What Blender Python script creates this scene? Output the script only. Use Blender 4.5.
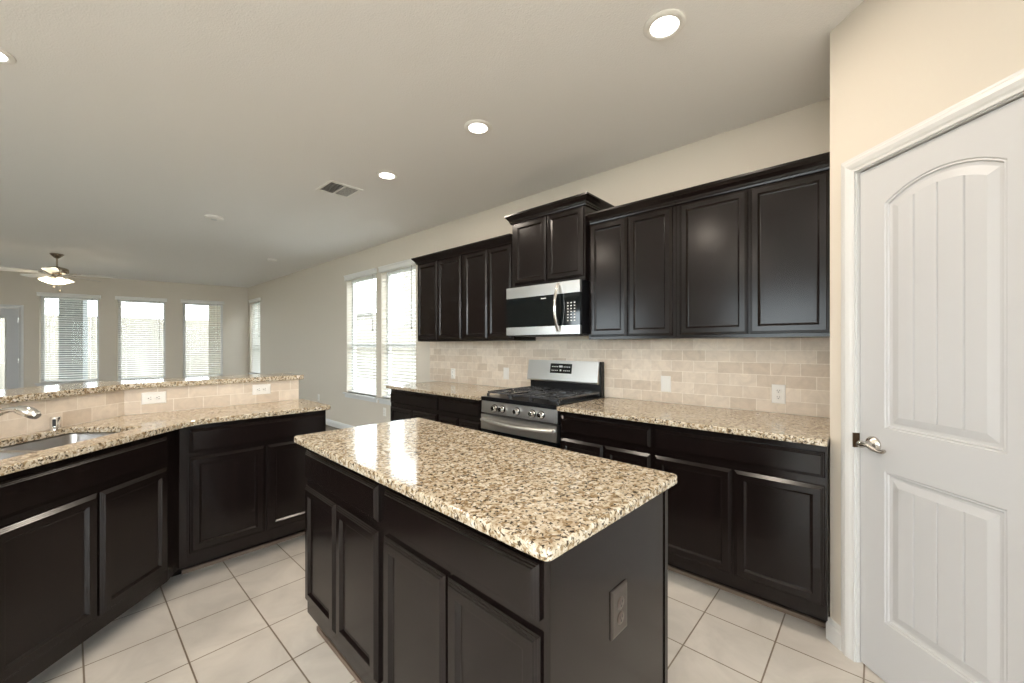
import bpy, bmesh, math, random
from mathutils import Vector, Matrix
from mathutils.geometry import tessellate_polygon
random.seed(7)
R = math.radians
S = bpy.context.scene
C = S.collection
for o in list(bpy.data.objects): bpy.data.objects.remove(o)

# ------------------------------------------------------------------ camera, sky, exposure
CAM_H, YAW = 1.323, 47.7
cd = bpy.data.cameras.new('camera'); cam = bpy.data.objects.new('camera', cd); C.objects.link(cam)
cd.sensor_width = 36; cd.lens = 403/1024*36; cd.shift_y = 4.5/1024; cd.clip_start = 0.02; cd.clip_end = 200
cam.location = (0, 0, CAM_H); cam.rotation_euler = (R(90), 0, R(-YAW))
S.camera = cam
S.view_settings.view_transform = 'Standard'; S.view_settings.look = 'None'
S.view_settings.exposure = 0.0; S.view_settings.gamma = 1; S.view_settings.use_curve_mapping = False
w = bpy.data.worlds.new('sky'); S.world = w; w.use_nodes = True
bg = w.node_tree.nodes['Background']; bg.inputs[0].default_value = (0.86, 0.93, 1.0, 1); bg.inputs[1].default_value = 12.5

CAN_W, CAN_COL = 11.5, (1.0, 0.87, 0.73)
CEIL = 2.74
WX = 2.925                     # kitchen wall plane
def can_light(x, y, wt=CAN_W):
    l = bpy.data.lights.new('can_lamp', 'AREA'); l.shape = 'DISK'; l.size = 0.11; l.energy = wt; l.color = CAN_COL
    o = bpy.data.objects.new('can_lamp', l); C.objects.link(o); o.location = (x, y, CEIL-0.012)
    return o

# ------------------------------------------------------------------ materials
def mat(name, col=(.8, .8, .8), rough=.5, metal=0, spec=.5, coat=0, emis=None, es=0, bump=None, ior=None):
    m = bpy.data.materials.new(name); m.use_nodes = True
    nt = m.node_tree; b = nt.nodes['Principled BSDF']
    b.inputs['Base Color'].default_value = (*col, 1); b.inputs['Roughness'].default_value = rough
    b.inputs['Metallic'].default_value = metal; b.inputs['Specular IOR Level'].default_value = spec
    b.inputs['Coat Weight'].default_value = coat
    if emis: b.inputs['Emission Color'].default_value = (*emis, 1); b.inputs['Emission Strength'].default_value = es
    if bump:
        sc, st, dist = bump
        tc = nt.nodes.new('ShaderNodeTexCoord'); n = nt.nodes.new('ShaderNodeTexNoise'); n.inputs['Scale'].default_value = sc; n.inputs['Detail'].default_value = 3
        bp = nt.nodes.new('ShaderNodeBump'); bp.inputs['Strength'].default_value = st; bp.inputs['Distance'].default_value = dist
        nt.links.new(tc.outputs['Object'], n.inputs['Vector']); nt.links.new(n.outputs['Fac'], bp.inputs['Height']); nt.links.new(bp.outputs['Normal'], b.inputs['Normal'])
    return m
def N(nt, t, **kw):
    n = nt.nodes.new(t)
    for k, v in kw.items():
        if k in n.inputs: n.inputs[k].default_value = v
        else: setattr(n, k, v)
    return n
def ramp(nt, stops, interp='LINEAR'):
    r = nt.nodes.new('ShaderNodeValToRGB'); r.color_ramp.interpolation = interp
    e = r.color_ramp.elements
    while len(e) < len(stops): e.new(0.5)
    for i, (p, c) in enumerate(stops):
        e[i].position = p; e[i].color = (*c, 1) if len(c) == 3 else c
    return r
def mixc(nt, fac, a, b, mode='MIX'):
    m = nt.nodes.new('ShaderNodeMix'); m.data_type = 'RGBA'; m.blend_type = mode
    for sock, v in ((m.inputs[0], fac), (m.inputs[6], a), (m.inputs[7], b)):
        if isinstance(v, (int, float)): sock.default_value = v
        elif isinstance(v, tuple): sock.default_value = (*v, 1) if len(v) == 3 else v
        else: nt.links.new(v, sock)
    return m.outputs[2]

M = {}
M['wall'] = mat('wall_paint', (.66, .60, .515), .85, bump=(260, .12, .004), spec=.3)
M['ceil'] = mat('ceiling_paint', (.85, .825, .795), .9, bump=(160, .35, .006), spec=.2)
M['trim'] = mat('white_trim', (.64, .635, .62), .38)
M['doorw'] = mat('door_paint', (.54, .54, .545), .42)
M['blind'] = mat('blind_white', (.86, .85, .82), .5)
nt = M['blind'].node_tree; b_ = nt.nodes['Principled BSDF']; tl = nt.nodes.new('ShaderNodeBsdfTranslucent'); tl.inputs[0].default_value = (.9, .88, .82, 1)
mx = nt.nodes.new('ShaderNodeMixShader'); mx.inputs[0].default_value = .16
nt.links.new(b_.outputs[0], mx.inputs[1]); nt.links.new(tl.outputs[0], mx.inputs[2]); nt.links.new(mx.outputs[0], nt.nodes['Material Output'].inputs[0])
M['plastic'] = mat('white_plastic', (.82, .79, .74), .4)
M['slot'] = mat('dark_slot', (.03, .03, .03), .6)
M['black'] = mat('black_enamel', (.006, .006, .007), .3, spec=.25)
M['iron'] = mat('cast_iron', (.035, .036, .04), .27, spec=1.0)
M['bglass'] = mat('black_glass', (.004, .006, .007), .06)
M['bronze'] = mat('dark_bronze_plate', (.035, .026, .021), .32, spec=.6)
M['chrome'] = mat('chrome', (.78, .77, .75), .12, 1)
M['nickel'] = mat('satin_nickel', (.55, .52, .48), .22, 1)
M['brass'] = mat('aged_nickel_fan', (.42, .36, .29), .25, 1)
M['sinksteel'] = mat('sink_steel', (.42, .41, .40), .3, 1)
M['mark'] = mat('pale_marking', (.7, .7, .7), .5)
M['rubber'] = mat('dark_gap', (.01, .009, .008), .7)
M['shoe'] = mat('brown_shoe_moulding', (.17, .12, .085), .5)
M['carpet'] = mat('taupe_carpet', (.30, .27, .24), .95, bump=(500, .6, .01), spec=.1)
M['lens'] = mat('lamp_lens', (.9, .9, .9), .4, emis=(1, .95, .88), es=9)
M['shade'] = mat('fan_glass_shade', (.9, .88, .8), .35, emis=(1, .88, .66), es=2.6)
M['blade'] = mat('pale_fan_blade', (.60, .57, .53), .35)
M['metalpost'] = mat('grey_metal', (.35, .35, .35), .5, .5)

def m_steel():
    m = mat('brushed_steel', (.64, .63, .615), .3, 1); nt = m.node_tree; b = nt.nodes['Principled BSDF']
    tc = N(nt, 'ShaderNodeTexCoord'); mp = N(nt, 'ShaderNodeMapping'); mp.inputs['Scale'].default_value = (4, 4, 900)
    n = N(nt, 'ShaderNodeTexNoise', Scale=1.0, Detail=2); bp = N(nt, 'ShaderNodeBump', Strength=.05, Distance=.001)
    nt.links.new(tc.outputs['Object'], mp.inputs['Vector']); nt.links.new(mp.outputs[0], n.inputs['Vector'])
    nt.links.new(n.outputs['Fac'], bp.inputs['Height']); nt.links.new(bp.outputs[0], b.inputs['Normal'])
    return m
M['steel'] = m_steel()

def m_cab():
    m = mat('espresso_stained_wood', (.012, .009, .008), .2, spec=.33); nt = m.node_tree; b = nt.nodes['Principled BSDF']
    tc = N(nt, 'ShaderNodeTexCoord'); mp = N(nt, 'ShaderNodeMapping'); mp.inputs['Scale'].default_value = (28, 28, 2.2)
    n = N(nt, 'ShaderNodeTexNoise', Scale=1.0, Detail=5, Roughness=.6)
    nt.links.new(tc.outputs['Object'], mp.inputs['Vector']); nt.links.new(mp.outputs[0], n.inputs['Vector'])
    r = ramp(nt, [(.3, (.005, .0032, .003)), (.6, (.008, .005, .0045)), (.85, (.015, .009, .0075))])
    nt.links.new(n.outputs['Fac'], r.inputs[0]); nt.links.new(r.outputs[0], b.inputs['Base Color'])
    return m
M['cab'] = m_cab()

def m_granite():
    m = mat('speckled_granite', rough=.09, spec=.55); nt = m.node_tree; b = nt.nodes['Principled BSDF']
    tc = N(nt, 'ShaderNodeTexCoord')
    def noise(scale, det, rgh, dist, off):
        mp = N(nt, 'ShaderNodeMapping'); mp.inputs['Location'].default_value = off; nt.links.new(tc.outputs['Object'], mp.inputs[0])
        n = N(nt, 'ShaderNodeTexNoise', Scale=scale, Detail=det, Roughness=rgh, Distortion=dist); nt.links.new(mp.outputs[0], n.inputs['Vector']); return n.outputs['Fac']
    r0 = ramp(nt, [(.32, (.42, .34, .24)), (.50, (.56, .48, .36)), (.66, (.70, .64, .54))]); nt.links.new(noise(42, 4, .6, .3, (0, 0, 0)), r0.inputs[0])
    r1 = ramp(nt, [(.42, (1, 1, 1)), (.51, (0, 0, 0))]); nt.links.new(noise(72, 3, .55, .5, (3.1, 1.7, .4)), r1.inputs[0])
    c1 = mixc(nt, r1.outputs[0], r0.outputs[0], (.27, .19, .105))
    r2 = ramp(nt, [(.405, (1, 1, 1)), (.445, (0, 0, 0))]); nt.links.new(noise(98, 3, .6, .7, (7.3, 2.2, 5.1)), r2.inputs[0])
    c1 = mixc(nt, r2.outputs[0], c1, (.06, .042, .026))
    r3 = ramp(nt, [(.62, (0, 0, 0)), (.70, (.8,)*3)]); nt.links.new(noise(70, 2, .5, .4, (1.3, 8.2, 3.1)), r3.inputs[0])
    c2 = mixc(nt, r3.outputs[0], c1, (.80, .76, .68))
    nt.links.new(c2, b.inputs['Base Color'])
    return m
M['granite'] = m_granite()

def m_brick(name, ax, bw, bh, mortar, c1, c2, cm, rough, off=.5, shift=(0, 0), vary=None, bumpd=.002, spec=.4, squash=None):
    """brick pattern on the plane spanned by two object axes"""
    m = mat(name, rough=rough, spec=spec); nt = m.node_tree; b = nt.nodes['Principled BSDF']
    tc = N(nt, 'ShaderNodeTexCoord'); sp = N(nt, 'ShaderNodeSeparateXYZ'); cb = N(nt, 'ShaderNodeCombineXYZ')
    nt.links.new(tc.outputs['Object'], sp.inputs[0])
    nt.links.new(sp.outputs[ax[0]], cb.inputs[0]); nt.links.new(sp.outputs[ax[1]], cb.inputs[1])
    mp = N(nt, 'ShaderNodeMapping'); mp.inputs['Location'].default_value = (shift[0], shift[1], 0); nt.links.new(cb.outputs[0], mp.inputs[0])
    br = N(nt, 'ShaderNodeTexBrick'); br.offset = off; br.squash = 1
    br.inputs['Color1'].default_value = (*c1, 1); br.inputs['Color2'].default_value = (*c2, 1); br.inputs['Mortar'].default_value = (*cm, 1)
    br.inputs['Scale'].default_value = 1; br.inputs['Mortar Size'].default_value = mortar; br.inputs['Mortar Smooth'].default_value = .1
    br.inputs['Brick Width'].default_value = bw; br.inputs['Row Height'].default_value = bh; br.inputs['Bias'].default_value = 0
    nt.links.new(mp.outputs[0], br.inputs['Vector'])
    col = br.outputs['Color']
    if vary:
        n = N(nt, 'ShaderNodeTexNoise', Scale=vary[0], Detail=6, Roughness=.6, Distortion=1.2); nt.links.new(tc.outputs['Object'], n.inputs['Vector'])
        r = ramp(nt, [(.3, vary[1]), (.7, vary[2])]); nt.links.new(n.outputs['Fac'], r.inputs[0])
        col = mixc(nt, 1.0, col, r.outputs[0], 'MULTIPLY')
    nt.links.new(col, b.inputs['Base Color'])
    bp = N(nt, 'ShaderNodeBump', Strength=.5, Distance=bumpd); bp.invert = True
    nt.links.new(br.outputs['Fac'], bp.inputs['Height']); nt.links.new(bp.outputs[0], b.inputs['Normal'])
    return m
M['floor'] = m_brick('cream_floor_tile', (0, 1), .298, .298, .0032, (.56, .52, .47), (.61, .57, .515), (.22, .175, .13), .28, off=0, shift=(-.338+.298*8, -.342+.298*10),
                     vary=(3.2, (.84, .83, .82), (1.06, 1.05, 1.04)), bumpd=.002)
M['splash'] = m_brick('travertine_subway_tile', (0, 2), .152, .0762, .0022, (.63, .525, .42), (.79, .695, .59), (.82, .74, .645), .42,
                      vary=(14, (.90, .88, .86), (1.08, 1.07, 1.05)), shift=(0, -.914))
M['housebrick'] = m_brick('pale_house_brick', (0, 2), .22, .075, .010, (.15, .13, .105), (.20, .175, .145), (.21, .20, .185), .9)
M['palebrick'] = m_brick('cream_house_brick', (0, 2), .22, .075, .010, (.30, .27, .22), (.38, .345, .29), (.41, .40, .37), .9)
M['greybrick'] = m_brick('grey_brick', (0, 2), .22, .075, .010, (.14, .15, .15), (.19, .20, .20), (.25, .26, .26), .9)

def m_fence():
    m = mat('cedar_fence', rough=.9); nt = m.node_tree; b = nt.nodes['Principled BSDF']
    tc = N(nt, 'ShaderNodeTexCoord'); mp = N(nt, 'ShaderNodeMapping'); mp.inputs['Scale'].default_value = (7, 7, .4)
    n = N(nt, 'ShaderNodeTexNoise', Scale=1, Detail=3)
    nt.links.new(tc.outputs['Object'], mp.inputs[0]); nt.links.new(mp.outputs[0], n.inputs['Vector'])
    r = ramp(nt, [(.3, (.15, .132, .108)), (.7, (.20, .18, .15))]); nt.links.new(n.outputs['Fac'], r.inputs[0]); nt.links.new(r.outputs[0], b.inputs['Base Color'])
    return m
M['fence'] = m_fence()
M['ground'] = mat('dry_grass_ground', (.34, .33, .27), .95, bump=(30, .5, .02))
M['roof'] = mat('grey_roof', (.22, .21, .20), .9)

def m_glass():
    m = bpy.data.materials.new('window_glass'); m.use_nodes = True; nt = m.node_tree; nt.nodes.clear()
    out = nt.nodes.new('ShaderNodeOutputMaterial'); tr = nt.nodes.new('ShaderNodeBsdfTransparent'); gl = nt.nodes.new('ShaderNodeBsdfGlossy')
    gl.inputs['Roughness'].default_value = .02; tr.inputs[0].default_value = (.93, .95, .94, 1)
    lw = nt.nodes.new('ShaderNodeLayerWeight'); lw.inputs[0].default_value = .5
    pw = N(nt, 'ShaderNodeMath', operation='POWER'); pw.inputs[1].default_value = 5; nt.links.new(lw.outputs['Facing'], pw.inputs[0])
    fr = N(nt, 'ShaderNodeMath', operation='MULTIPLY_ADD'); fr.inputs[1].default_value = .5; fr.inputs[2].default_value = .004; nt.links.new(pw.outputs[0], fr.inputs[0])
    mx = nt.nodes.new('ShaderNodeMixShader')
    nt.links.new(fr.outputs[0], mx.inputs[0]); nt.links.new(tr.outputs[0], mx.inputs[1]); nt.links.new(gl.outputs[0], mx.inputs[2]); nt.links.new(mx.outputs[0], out.inputs[0])
    return m
M['glass'] = m_glass()

# ------------------------------------------------------------------ mesh helpers
def box(bm, x0, x1, y0, y1, z0, z1):
    v = [bm.verts.new((x, y, z)) for z in (z0, z1) for (x, y) in ((x0, y0), (x1, y0), (x1, y1), (x0, y1))]
    for f in ((3, 2, 1, 0), (4, 5, 6, 7), (0, 1, 5, 4), (1, 2, 6, 5), (2, 3, 7, 6), (3, 0, 4, 7)):
        bm.faces.new([v[i] for i in f])
def obox(bm, c, ux, uy, uz, sx, sy, sz):
    """oriented box: centre, unit axes, full sizes"""
    c, ux, uy, uz = map(Vector, (c, ux, uy, uz)); v = []
    for k in (-.5, .5):
        for (i, j) in ((-.5, -.5), (.5, -.5), (.5, .5), (-.5, .5)):
            v.append(bm.verts.new(c+ux*i*sx+uy*j*sy+uz*k*sz))
    for f in ((3, 2, 1, 0), (4, 5, 6, 7), (0, 1, 5, 4), (1, 2, 6, 5), (2, 3, 7, 6), (3, 0, 4, 7)):
        bm.faces.new([v[i] for i in f])
def bevel(bm, w, seg=2, ang=30):
    es = [e for e in bm.edges if len(e.link_faces) == 2 and e.calc_face_angle(0) > R(ang)]
    bmesh.ops.bevel(bm, geom=es, offset=w, segments=seg, affect='EDGES', profile=.5)
def tube(bm, pts, rad, seg=10, cap=True):
    pts = [Vector(p) for p in pts]; rings = []
    n0 = None
    for i, p in enumerate(pts):
        a = pts[max(i-1, 0)]; b = pts[min(i+1, len(pts)-1)]; d = (b-a).normalized()
        if n0 is None:
            n0 = d.cross(Vector((0, 0, 1)));
            if n0.length < 1e-3: n0 = d.cross(Vector((1, 0, 0)))
        n0 = (n0-d*n0.dot(d)).normalized(); b0 = d.cross(n0)
        r = rad[i] if isinstance(rad, (list, tuple)) else rad
        rings.append([bm.verts.new(p+(n0*math.cos(t)+b0*math.sin(t))*r) for t in [2*math.pi*k/seg for k in range(seg)]])
    for a, b in zip(rings, rings[1:]):
        for k in range(seg): bm.faces.new((a[k], a[(k+1) % seg], b[(k+1) % seg], b[k]))
    if cap: bm.faces.new(rings[0][::-1]); bm.faces.new(rings[-1])
def lathe(bm, prof, c=(0, 0, 0), seg=24, axis='z', flute=0):
    """prof: (radius, height) list"""
    rings = []
    c = Vector(c)
    for (r, h) in prof:
        ring = []
        for k in range(seg):
            t = 2*math.pi*k/seg; rr = r*(1+flute*math.cos(8*t)) if flute else r
            a, b = rr*math.cos(t), rr*math.sin(t)
            p = {'z': (a, b, h), 'y': (a, h, b), 'x': (h, a, b)}[axis]
            ring.append(bm.verts.new(c+Vector(p)))
        rings.append(ring)
    for a, b in zip(rings, rings[1:]):
        for k in range(seg): bm.faces.new((a[k], a[(k+1) % seg], b[(k+1) % seg], b[k]))
    if prof[0][0] > 1e-4: bm.faces.new(rings[0][::-1])
    if prof[-1][0] > 1e-4: bm.faces.new(rings[-1])
def prism(bm, pts, z0, z1, hole=None):
    """vertical prism from a plan outline, with an optional hole"""
    loops = [pts] + ([hole] if hole else [])
    tris = tessellate_polygon([[Vector((x, y, 0)) for x, y in l] for l in loops])
    flat = [p for l in loops for p in l]
    for z, flip in ((z0, True), (z1, False)):
        vs = [bm.verts.new((x, y, z)) for x, y in flat]
        for t in tris: bm.faces.new([vs[i] for i in (t[::-1] if flip else t)])
        if not flip: top = vs
        else: bot = vs
    k = 0
    for l in loops:
        n = len(l)
        for i in range(n):
            a, b = k+i, k+(i+1) % n
            bm.faces.new((bot[a], bot[b], top[b], top[a]))
        k += n
    bmesh.ops.recalc_face_normals(bm, faces=bm.faces)
def rings_panel(bm, x0, x1, z0, z1, prof, y=0.0):
    """rectangular front built of nested rings: prof = [(inset, depth toward viewer)], viewer on the -y side"""
    prev = None
    for ins, d in prof:
        vs = [bm.verts.new((x, y-d, z)) for (x, z) in ((x0+ins, z0+ins), (x1-ins, z0+ins), (x1-ins, z1-ins), (x0+ins, z1-ins))]
        if prev:
            for k in range(4): bm.faces.new((prev[k], prev[(k+1) % 4], vs[(k+1) % 4], vs[k]))
        else: bm.faces.new(vs[::-1])
        prev = vs
    bm.faces.new(prev)
def fillet(pts, rads, seg=8):
    out = []; n = len(pts)
    for i, p in enumerate(pts):
        r = rads[i] if isinstance(rads, (list, tuple)) else rads
        if r <= 0: out.append(tuple(p)); continue
        P = Vector(p); A = (Vector(pts[i-1])-P).normalized(); B = (Vector(pts[(i+1) % n])-P).normalized()
        ang = A.angle(B); t = r/math.tan(ang/2); c = P+(A+B).normalized()*(r/math.sin(ang/2))
        a = P+A*t-c; b = P+B*t-c
        a0 = math.atan2(a.y, a.x); a1 = math.atan2(b.y, b.x); d = (a1-a0+math.pi) % (2*math.pi)-math.pi
        for k in range(seg+1):
            q = a0+d*k/seg; out.append((c.x+r*math.cos(q), c.y+r*math.sin(q)))
    return out

def obj(name, bm, m, parent=None, smooth=False, loc=None, rot=None):
    me = bpy.data.meshes.new(name); bmesh.ops.recalc_face_normals(bm, faces=bm.faces); bm.to_mesh(me); bm.free()
    me.materials.append(m if not isinstance(m, str) else M[m])
    if smooth:
        for p in me.polygons: p.use_smooth = True
        me.set_sharp_from_angle(angle=R(40))
    o = bpy.data.objects.new(name, me); C.objects.link(o)
    if parent: o.parent = parent
    if loc: o.location = loc
    if rot is not None: o.rotation_euler = (0, 0, rot)
    return o
def tag(o, label, cat, group=None, kind=None):
    o['label'] = label; o['category'] = cat
    if group: o['group'] = group
    if kind: o['kind'] = kind
    return o
def thing(name, label, cat, loc=(0, 0, 0), rot=0, group=None):
    o = bpy.data.objects.new(name, None); C.objects.link(o); o.location = loc; o.rotation_euler = (0, 0, rot); o.empty_display_size = .1
    return tag(o, label, cat, group)
def struct(name, bm, m, label=None, loc=None, rot=None, smooth=False):
    o = obj(name, bm, m, None, smooth, loc, rot); o['kind'] = 'structure'
    if label: o['label'] = label
    return o
def B(*a):
    bm = bmesh.new(); box(bm, *a); return bm
def copy_tree(o, parent=None):
    c = o.copy(); C.objects.link(c)
    if parent: c.parent = parent
    for ch in [x for x in o.children]: copy_tree(ch, c)
    return c

# ------------------------------------------------------------------ the setting
# frames: local x runs right as one faces the wall, local y into the wall, z up
ROT_K = R(-90)                                  # kitchen wall
FAR_C = (WX, 11.33); FAR_A = math.atan2(-.2285, 1); FAR_L = 7.72
FAR_O = (WX-FAR_L*math.cos(FAR_A), 11.33-FAR_L*math.sin(FAR_A))
DIAG_O = (2.302, .153); ROT_D = R(-135)
XL, YB = FAR_O[0], -2.6

def wall_bm(L, H, T, openings, x0=0.0):
    bm = bmesh.new(); xs = sorted({x0, L, *[v for o in openings for v in o[:2]]})
    for a, b in zip(xs, xs[1:]):
        ops = sorted([(o[2], o[3]) for o in openings if o[0] <= a+1e-6 and o[1] >= b-1e-6])
        z = 0
        for (p, q) in ops:
            if p > z: box(bm, a, b, 0, T, z, p)
            z = q
        if z < H: box(bm, a, b, 0, T, z, H)
    bmesh.ops.remove_doubles(bm, verts=bm.verts, dist=1e-5)
    return bm

bm = B(XL-.1, WX+.3, YB-.1, 4.35, -.1, 0); struct('floor', bm, 'floor', 'cream ceramic tile floor laid in a square grid')
bm = B(XL-.1, WX+.3, 4.35, 13.4, -.1, -.004); struct('floor_carpet', bm, 'carpet', 'taupe carpet of the living area beyond the bar')
bm = B(XL-.1, WX+.3, YB-.1, 13.4, CEIL, CEIL+.12); struct('ceiling', bm, 'ceil', 'flat greige ceiling with light texture')

KY0 = 11.33                                     # kitchen wall frame origin y (local x = KY0 - y)
kx = lambda y: KY0-y
KWIN = [(4.29, 5.12, .60, 2.36), (5.26, 6.16, .60, 2.36), (10.40, 11.14, .68, 2.36)]
ops = [(kx(b), kx(a), z0, z1) for a, b, z0, z1 in KWIN]
struct('wall_right', wall_bm(kx(.05), CEIL, .16, ops, -.2), 'wall', 'beige painted kitchen wall', (WX, KY0, 0), ROT_K)
FWIN = [(3.40, 2.575, .60, 2.31), (2.30, 1.53, .60, 2.31), (1.235, .50, .60, 2.31)]       # distances from the far corner
FD = (4.52, 3.665)
ops = [(FAR_L-a, FAR_L-b, z0, z1) for a, b, z0, z1 in FWIN] + [(FAR_L-FD[0], FAR_L-FD[1], 0, 2.045)]
struct('wall_far', wall_bm(FAR_L+.03, CEIL, .16, ops), 'wall', 'greige far wall of the living area', (*FAR_O, 0), FAR_A)
# left and back walls, outside the picture; two unseen windows added to bring daylight in from the left
ADDED_LWIN = [(3.2, 5.0, .5, 2.35), (7.2, 9.2, .5, 2.35)]
struct('wall_left', wall_bm(FAR_O[1]-YB, CEIL, .16, [(a, b, c, d) for a, b, c, d in ADDED_LWIN], 0), 'wall', None, (XL, YB, 0), R(90))
ADDED_BWIN = [(1.0, 2.8, .35, 2.35), (3.1, 4.9, .35, 2.35)]  # unseen back windows, added for more daylight from behind the viewer
struct('wall_back', wall_bm(1.305-XL, CEIL, .16, ADDED_BWIN, 0), 'wall', None, (1.305, YB, 0), R(180))
# pantry: short return, diagonal wall with the door, then the wall behind the viewer
D0, D1, DH = .117, .721, 2.052
DL = 1.414
struct('wall_pantry', wall_bm(DL, CEIL, .11, [(D0, D1, 0, DH)], -.0141), 'wall', 'diagonal pantry wall with the white door', (*DIAG_O, 0), ROT_D)
bm = bmesh.new(); prism(bm, [(2.312, .163), (2.352, .11), (WX+.1, .11), (WX+.1, .163)], 0, CEIL); struct('wall_return', bm, 'wall', 'short return wall at the end of the counters')
bm = B(1.305, 1.41, YB, -.85, 0, CEIL); struct('wall_entry', bm, 'wall')
bm = B(2.5, 2.6, -1.0, .11, 0, CEIL); struct('wall_closet', bm, 'wall')

def base_profile(bm, x0, x1):
    """baseboard along local x, on the -y side"""
    pr = [(0, 0), (-.014, 0), (-.014, .068), (-.010, .076), (-.010, .086), (-.004, .096), (0, .098)]
    a = [bm.verts.new((x0, p, z)) for p, z in pr]; b = [bm.verts.new((x1, p, z)) for p, z in pr]
    for k in range(len(pr)): bm.faces.new((a[k], a[(k+1) % len(pr)], b[(k+1) % len(pr)], b[k]))
    bm.faces.new(a); bm.faces.new(b[::-1])
bm = bmesh.new(); base_profile(bm, .02, kx(3.85)); struct('baseboard_right', bm, 'trim', 'white baseboard along the kitchen wall beyond the cabinets', (WX, KY0, 0), ROT_K)
bm = bmesh.new(); base_profile(bm, 0.02, FAR_L-FD[0]-.07); base_profile(bm, FAR_L-FD[1]+.07, FAR_L-.02); struct('baseboard_far', bm, 'trim', None, (*FAR_O, 0), FAR_A)
bm = bmesh.new(); base_profile(bm, -.020, .058); base_profile(bm, .79, DL); struct('baseboard_pantry', bm, 'trim', 'white baseboard at the corner beside the pantry door', (*DIAG_O, 0), ROT_D)
bm = bmesh.new(); base_profile(bm, 0, FAR_O[1]-YB-.03); struct('baseboard_left', bm, 'trim', None, (XL, YB, 0), R(90))

# casings
def casing_bm(x0, x1, zt, w=.062, side=True):
    bm = bmesh.new(); t = [(0, 0), (0, -.010), (.010, -.012), (.016, -.017), (.030, -.018), (.044, -.014), (.052, -.010), (w, -.009), (w, 0)]
    # profile u from the outside (0) to the opening (w)
    def run(pa, pb, ua, ub):
        # pa,pb outer corners; ua,ub inward directions (x,z)
        a = [bm.verts.new((pa[0]+ua[0]*u, d, pa[1]+ua[1]*u)) for u, d in t]; b = [bm.verts.new((pb[0]+ub[0]*u, d, pb[1]+ub[1]*u)) for u, d in t]
        n = len(t)
        for k in range(n): bm.faces.new((a[k], a[(k+1) % n], b[(k+1) % n], b[k]))
        bm.faces.new(a); bm.faces.new(b[::-1])
    run((x0-w, 0), (x0-w, zt+w), (1, 0), (1, -1)); run((x0-w, zt+w), (x1+w, zt+w), (1, -1), (-1, -1)); run((x1+w, zt+w), (x1+w, 0), (-1, -1), (-1, 0))
    return bm
tr = struct('trim_1', casing_bm(D0, D1, DH), 'trim', 'white moulded casing around the pantry door', (*DIAG_O, 0), ROT_D)
bm = bmesh.new(); box(bm, D0-.001, D0+.004, .0, .11, 0, DH); box(bm, D1-.004, D1+.001, 0, .11, 0, DH); box(bm, D0, D1, 0, .11, DH-.004, DH+.001)
box(bm, D0+.004, D0+.014, .052, .10, 0, DH-.004); box(bm, D0+.004, D1-.004, .052, .10, DH-.014, DH-.004)
j = obj('door_jamb', bm, 'trim', tr)
tr2 = struct('trim_2', casing_bm(FAR_L-FD[0], FAR_L-FD[1], 2.045), 'trim', 'white casing around the far door', (*FAR_O, 0), FAR_A)

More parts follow.
